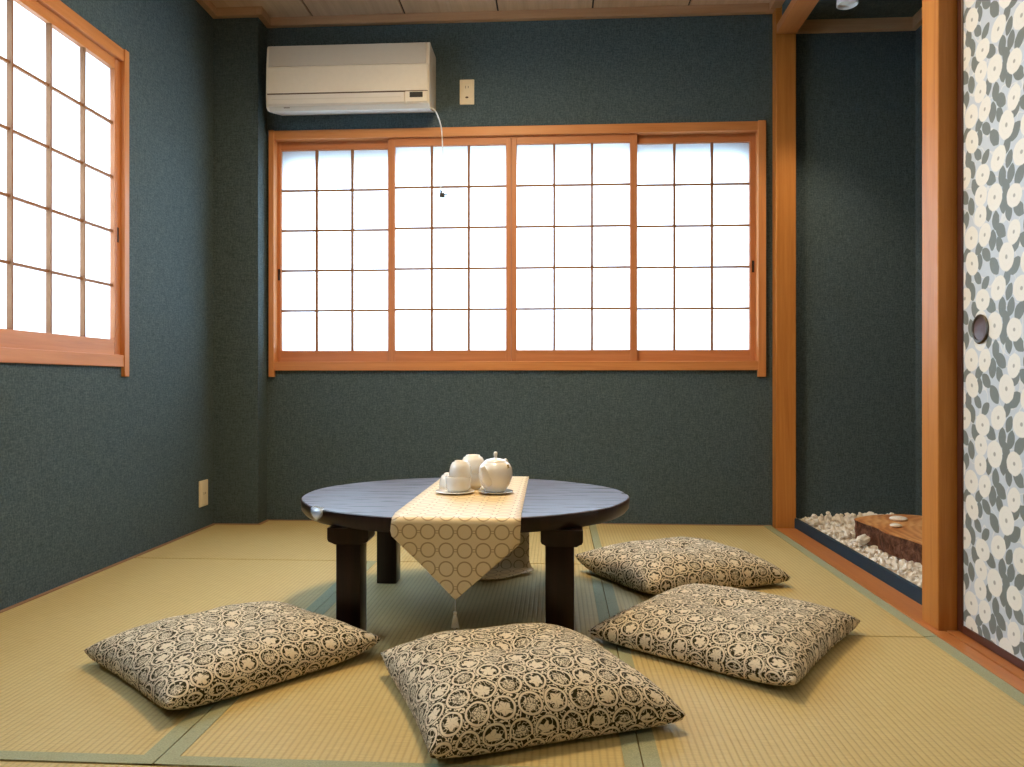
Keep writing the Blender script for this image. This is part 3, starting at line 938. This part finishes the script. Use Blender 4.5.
# ceiling lamp (above the frame) and its diffuser
lampo = empty('ceiling_lamp', (LAMP_POS[0], LAMP_POS[1], ZC), label='round lit ceiling lamp above the low table', cat='lamp')
bm = bmesh.new(); lathe(bm, [(0, 0), (.235, 0), (.245, -.02), (.245, -.06), (.225, -.075), (.215, -.07), (.22, -.03), (0, -.02)], 48)
obj('lamp_body', bm, M_WHITE, lampo, smooth=True)
bm = bmesh.new(); lathe(bm, [(.214, -.06), (.20, -.10), (.15, -.135), (.08, -.155), (0, -.16)], 48)
obj('lamp_shade', bm, M_GLOW, lampo, smooth='all')

lampo2 = copy_tree(lampo)
lampo2.location = (-.30, -.15, ZC)
lampo2['label'] = 'round lit ceiling lamp of the adjoining space behind the viewer'

# ---------------------------------------------------------------- alcove: spotlight, gravel, slab
sp = empty('alcove_spotlight', (1.18, 3.17, 2.356), label='white swivel spotlight under the alcove ceiling', cat='spotlight')
bm = bmesh.new(); lathe(bm, [(0, 0), (.032, 0), (.032, -.012), (.012, -.018), (.010, -.05), (0, -.05)], 28)
obj('mount', bm, M_WHITE, sp, smooth=True)
bm = bmesh.new(); lathe(bm, [(0, -.03), (.022, -.032), (.030, -.05), (.034, -.09), (.040, -.125), (.0415, -.148), (.038, -.150), (.034, -.135), (0, -.132)], 32)
obj('lamp_head', bm, M_WHITE, sp, smooth=True)
bm = bmesh.new(); lathe(bm, [(.0345, -.136), (.020, -.140), (0, -.141)], 28)
obj('lens', bm, M_LENS, sp, smooth='all')

def bed_h(x, y):
    back = min(1, max(0, (y - 3.0) / .5)) * .010
    return .033 + .012 * min(1, (x - 1.106) / .2) + back + .006 * noise.noise(Vector((x * 14, y * 14, 0)))
bm = bmesh.new()
nx, ny = 90, 220
bx0, bx1, by0, by1 = 1.107, XR - .001, 2.201, 3.600
g = [[bm.verts.new((bx0 + (bx1 - bx0) * i / nx, by0 + (3.629 - by0) * j / ny, 0)) for j in range(ny + 1)] for i in range(nx + 1)]
for row in g:
    for v in row:
        d, pts = noise.voronoi(Vector((v.co.x * 42, v.co.y * 42, 0)))
        v.co.z = bed_h(v.co.x, v.co.y) - .012 + .014 * max(0, 1 - d[0] * 1.5)
for i in range(nx):
    for j in range(ny): bm.faces.new((g[i][j], g[i + 1][j], g[i + 1][j + 1], g[i][j + 1]))
for v in [g[i][0] for i in range(nx + 1)]: pass
gb = obj('gravel_bed', bm, M_BED, smooth='all')
tag(gb, 'bed of small white marble gravel filling the alcove floor', 'gravel', kind='stuff')

# slab outline, live-edge wedge of a log
SC = (1.36, 2.85)
outl = [(1.198, 3.150), (1.203, 3.06), (1.214, 2.97), (1.205, 2.88), (1.222, 2.80), (1.238, 2.72), (1.246, 2.64), (1.255, 2.55), (1.275, 2.46), (1.33, 2.40), (1.42, 2.42), (1.50, 2.52), (1.555, 2.68), (1.58, 2.86), (1.565, 3.04), (1.53, 3.20), (1.45, 3.265), (1.33, 3.245), (1.25, 3.20)]
sl = empty('log_slab', (SC[0], SC[1], 0), label='wide slab of log with flat sawn top and rough bark side, on white gravel', cat='log')
P2 = spline([(x - SC[0], y - SC[1], 0) for x, y in outl + [outl[0]]], 6)[:-1]
bm = bmesh.new(); bm.faces.new([bm.verts.new((p.x, p.y, .1195)) for p in P2])
r = bmesh.ops.extrude_face_region(bm, geom=bm.faces[:])
bmesh.ops.translate(bm, vec=(0, 0, -.004), verts=[v for v in r['geom'] if isinstance(v, bmesh.types.BMVert)])
obj('sawn_top', bm, M_SLAB, sl)
bm = bmesh.new()
rows = []
for q in range(9):
    z = .1165 - q * .0095
    row = []
    for k, p in enumerate(P2):
        rr = 1 - .004 - .012 * q / 8 + .05 * noise.noise(Vector((p.x * 22, p.y * 22, z * 26))) * min(1, q / 1.5 + .15)
        row.append(bm.verts.new((p.x * rr, p.y * rr, z)))
    rows.append(row)
for a, b in zip(rows, rows[1:]):
    for k in range(len(P2)): bm.faces.new((a[k], a[(k + 1) % len(P2)], b[(k + 1) % len(P2)], b[k]))
bm.faces.new(rows[0][::-1]); bm.faces.new(rows[-1])
obj('bark', bm, M_BARK, sl, smooth=True)
bm = bmesh.new()
bmesh.ops.create_icosphere(bm, subdivisions=3, radius=1, matrix=Matrix.Translation((.06, -.02, .119)) @ Matrix.Diagonal((.020, .03, .010, 1)))
obj('knot', bm, M_BARK, sl, smooth='all')

def stone_mesh(seed, sub=1, flat=.8):
    bm = bmesh.new()
    bmesh.ops.create_icosphere(bm, subdivisions=sub, radius=1)
    for v in bm.verts:
        d = 1 + .55 * noise.noise(v.co * 1.3 + Vector((seed * 7.3, 0, 0))) + .12 * noise.noise(v.co * 2.7 + Vector((0, seed * 3.1, 0)))
        v.co = Vector((v.co.x * d, v.co.y * d * .85, v.co.z * d * flat))
    me = bpy.data.meshes.new('stone'); bm.to_mesh(me); bm.free(); me.materials.append(M_STONE)
    return me
SM = [stone_mesh(k, 2 if k in (0, 3, 5) else 1) for k in range(9)]
rnd = random.Random(4)
def in_slab(x, y, m=0.0):
    c = False; n = len(outl)
    for i in range(n):
        (x1, y1), (x2, y2) = outl[i], outl[i - 1]
        x1, x2 = x1 - (x1 - SC[0]) * -m, x2 - (x2 - SC[0]) * -m
        if (y1 > y) != (y2 > y) and x < (x2 - x1) * (y - y1) / (y2 - y1) + x1: c = not c
    return c
placed = []
def put_stone(x, y, z, s, label=None, group='white marble stones', cat='stone', me=None, rot=None, sc=None):
    o = bpy.data.objects.new('marble_stone', me or rnd.choice(SM)); COL.objects.link(o)
    o.location = (x, y, z); o.scale = sc or (s, s * rnd.uniform(.8, 1.1), s * rnd.uniform(.75, 1.1))
    o.rotation_euler = rot or (rnd.uniform(-.5, .5), rnd.uniform(-.5, .5), rnd.uniform(0, 6.28))
    placed.append((x, y, s))
    return tag(o, label or 'small white marble stone in the gravel filling the alcove', cat, group)
bm = bmesh.new(); bmesh.ops.create_icosphere(bm, subdivisions=3, radius=1)
for v in bm.verts: v.co *= 1 + .10 * noise.noise(v.co * .8)
PEB = bpy.data.meshes.new('pebble'); bm.to_mesh(PEB); bm.free(); PEB.materials.append(M_STONE)
for p in PEB.polygons: p.use_smooth = True
# stones that can be told apart
put_stone(1.172, 2.985, .071, .027, 'large rounded white stone leaning against the bark of log slab', None, me=SM[0])
put_stone(1.160, 3.115, .060, .021, 'squarish pale stone in the gravel, left of the big rounded stone', None, me=SM[2])
put_stone(1.360, 3.120, .1195 + .0075, .034, 'larger flat oval white pebble lying on the log slab', None, 'pebble', PEB, (0, 0, .4), (.036, .032, .010))
put_stone(1.288, 2.975, .1195 + .0060, .024, 'smaller flat white pebble on log slab, nearer the viewer', None, 'pebble', PEB, (0, 0, .9), (.024, .022, .008))
put_stone(1.330, 3.33, .100, .026, 'wide white stone just behind the log slab, against dark alcove wall', None, me=SM[4], rot=(0, 0, .2), sc=(.040, .022, .022))
put_stone(1.43, 3.345, .100, .016, 'small upright white stone behind log slab, nearest the flat pebbles', None, me=SM[6])
tries = 0
cnt = 0
while cnt < 290 and tries < 40000:
    tries += 1
    zone = rnd.random()
    if zone < .50: x, y = rnd.uniform(1.122, 1.26), rnd.uniform(2.21, 3.2)
    else: x, y = rnd.uniform(1.122, 1.56), rnd.uniform(3.10, 3.59)
    s = rnd.uniform(.0085, .0160) * (1 if y < 3.1 else 1.1)
    if in_slab(x, y, .07) or in_slab(x, y): continue
    if any((x - a) ** 2 + (y - b) ** 2 < ((s + c) * .80) ** 2 for a, b, c in placed): continue
    if x - s < 1.107: continue
    put_stone(x, y, bed_h(x, y) + s * .25 + (.008 if y > 3.2 and rnd.random() < .3 else 0), s)
    cnt += 1
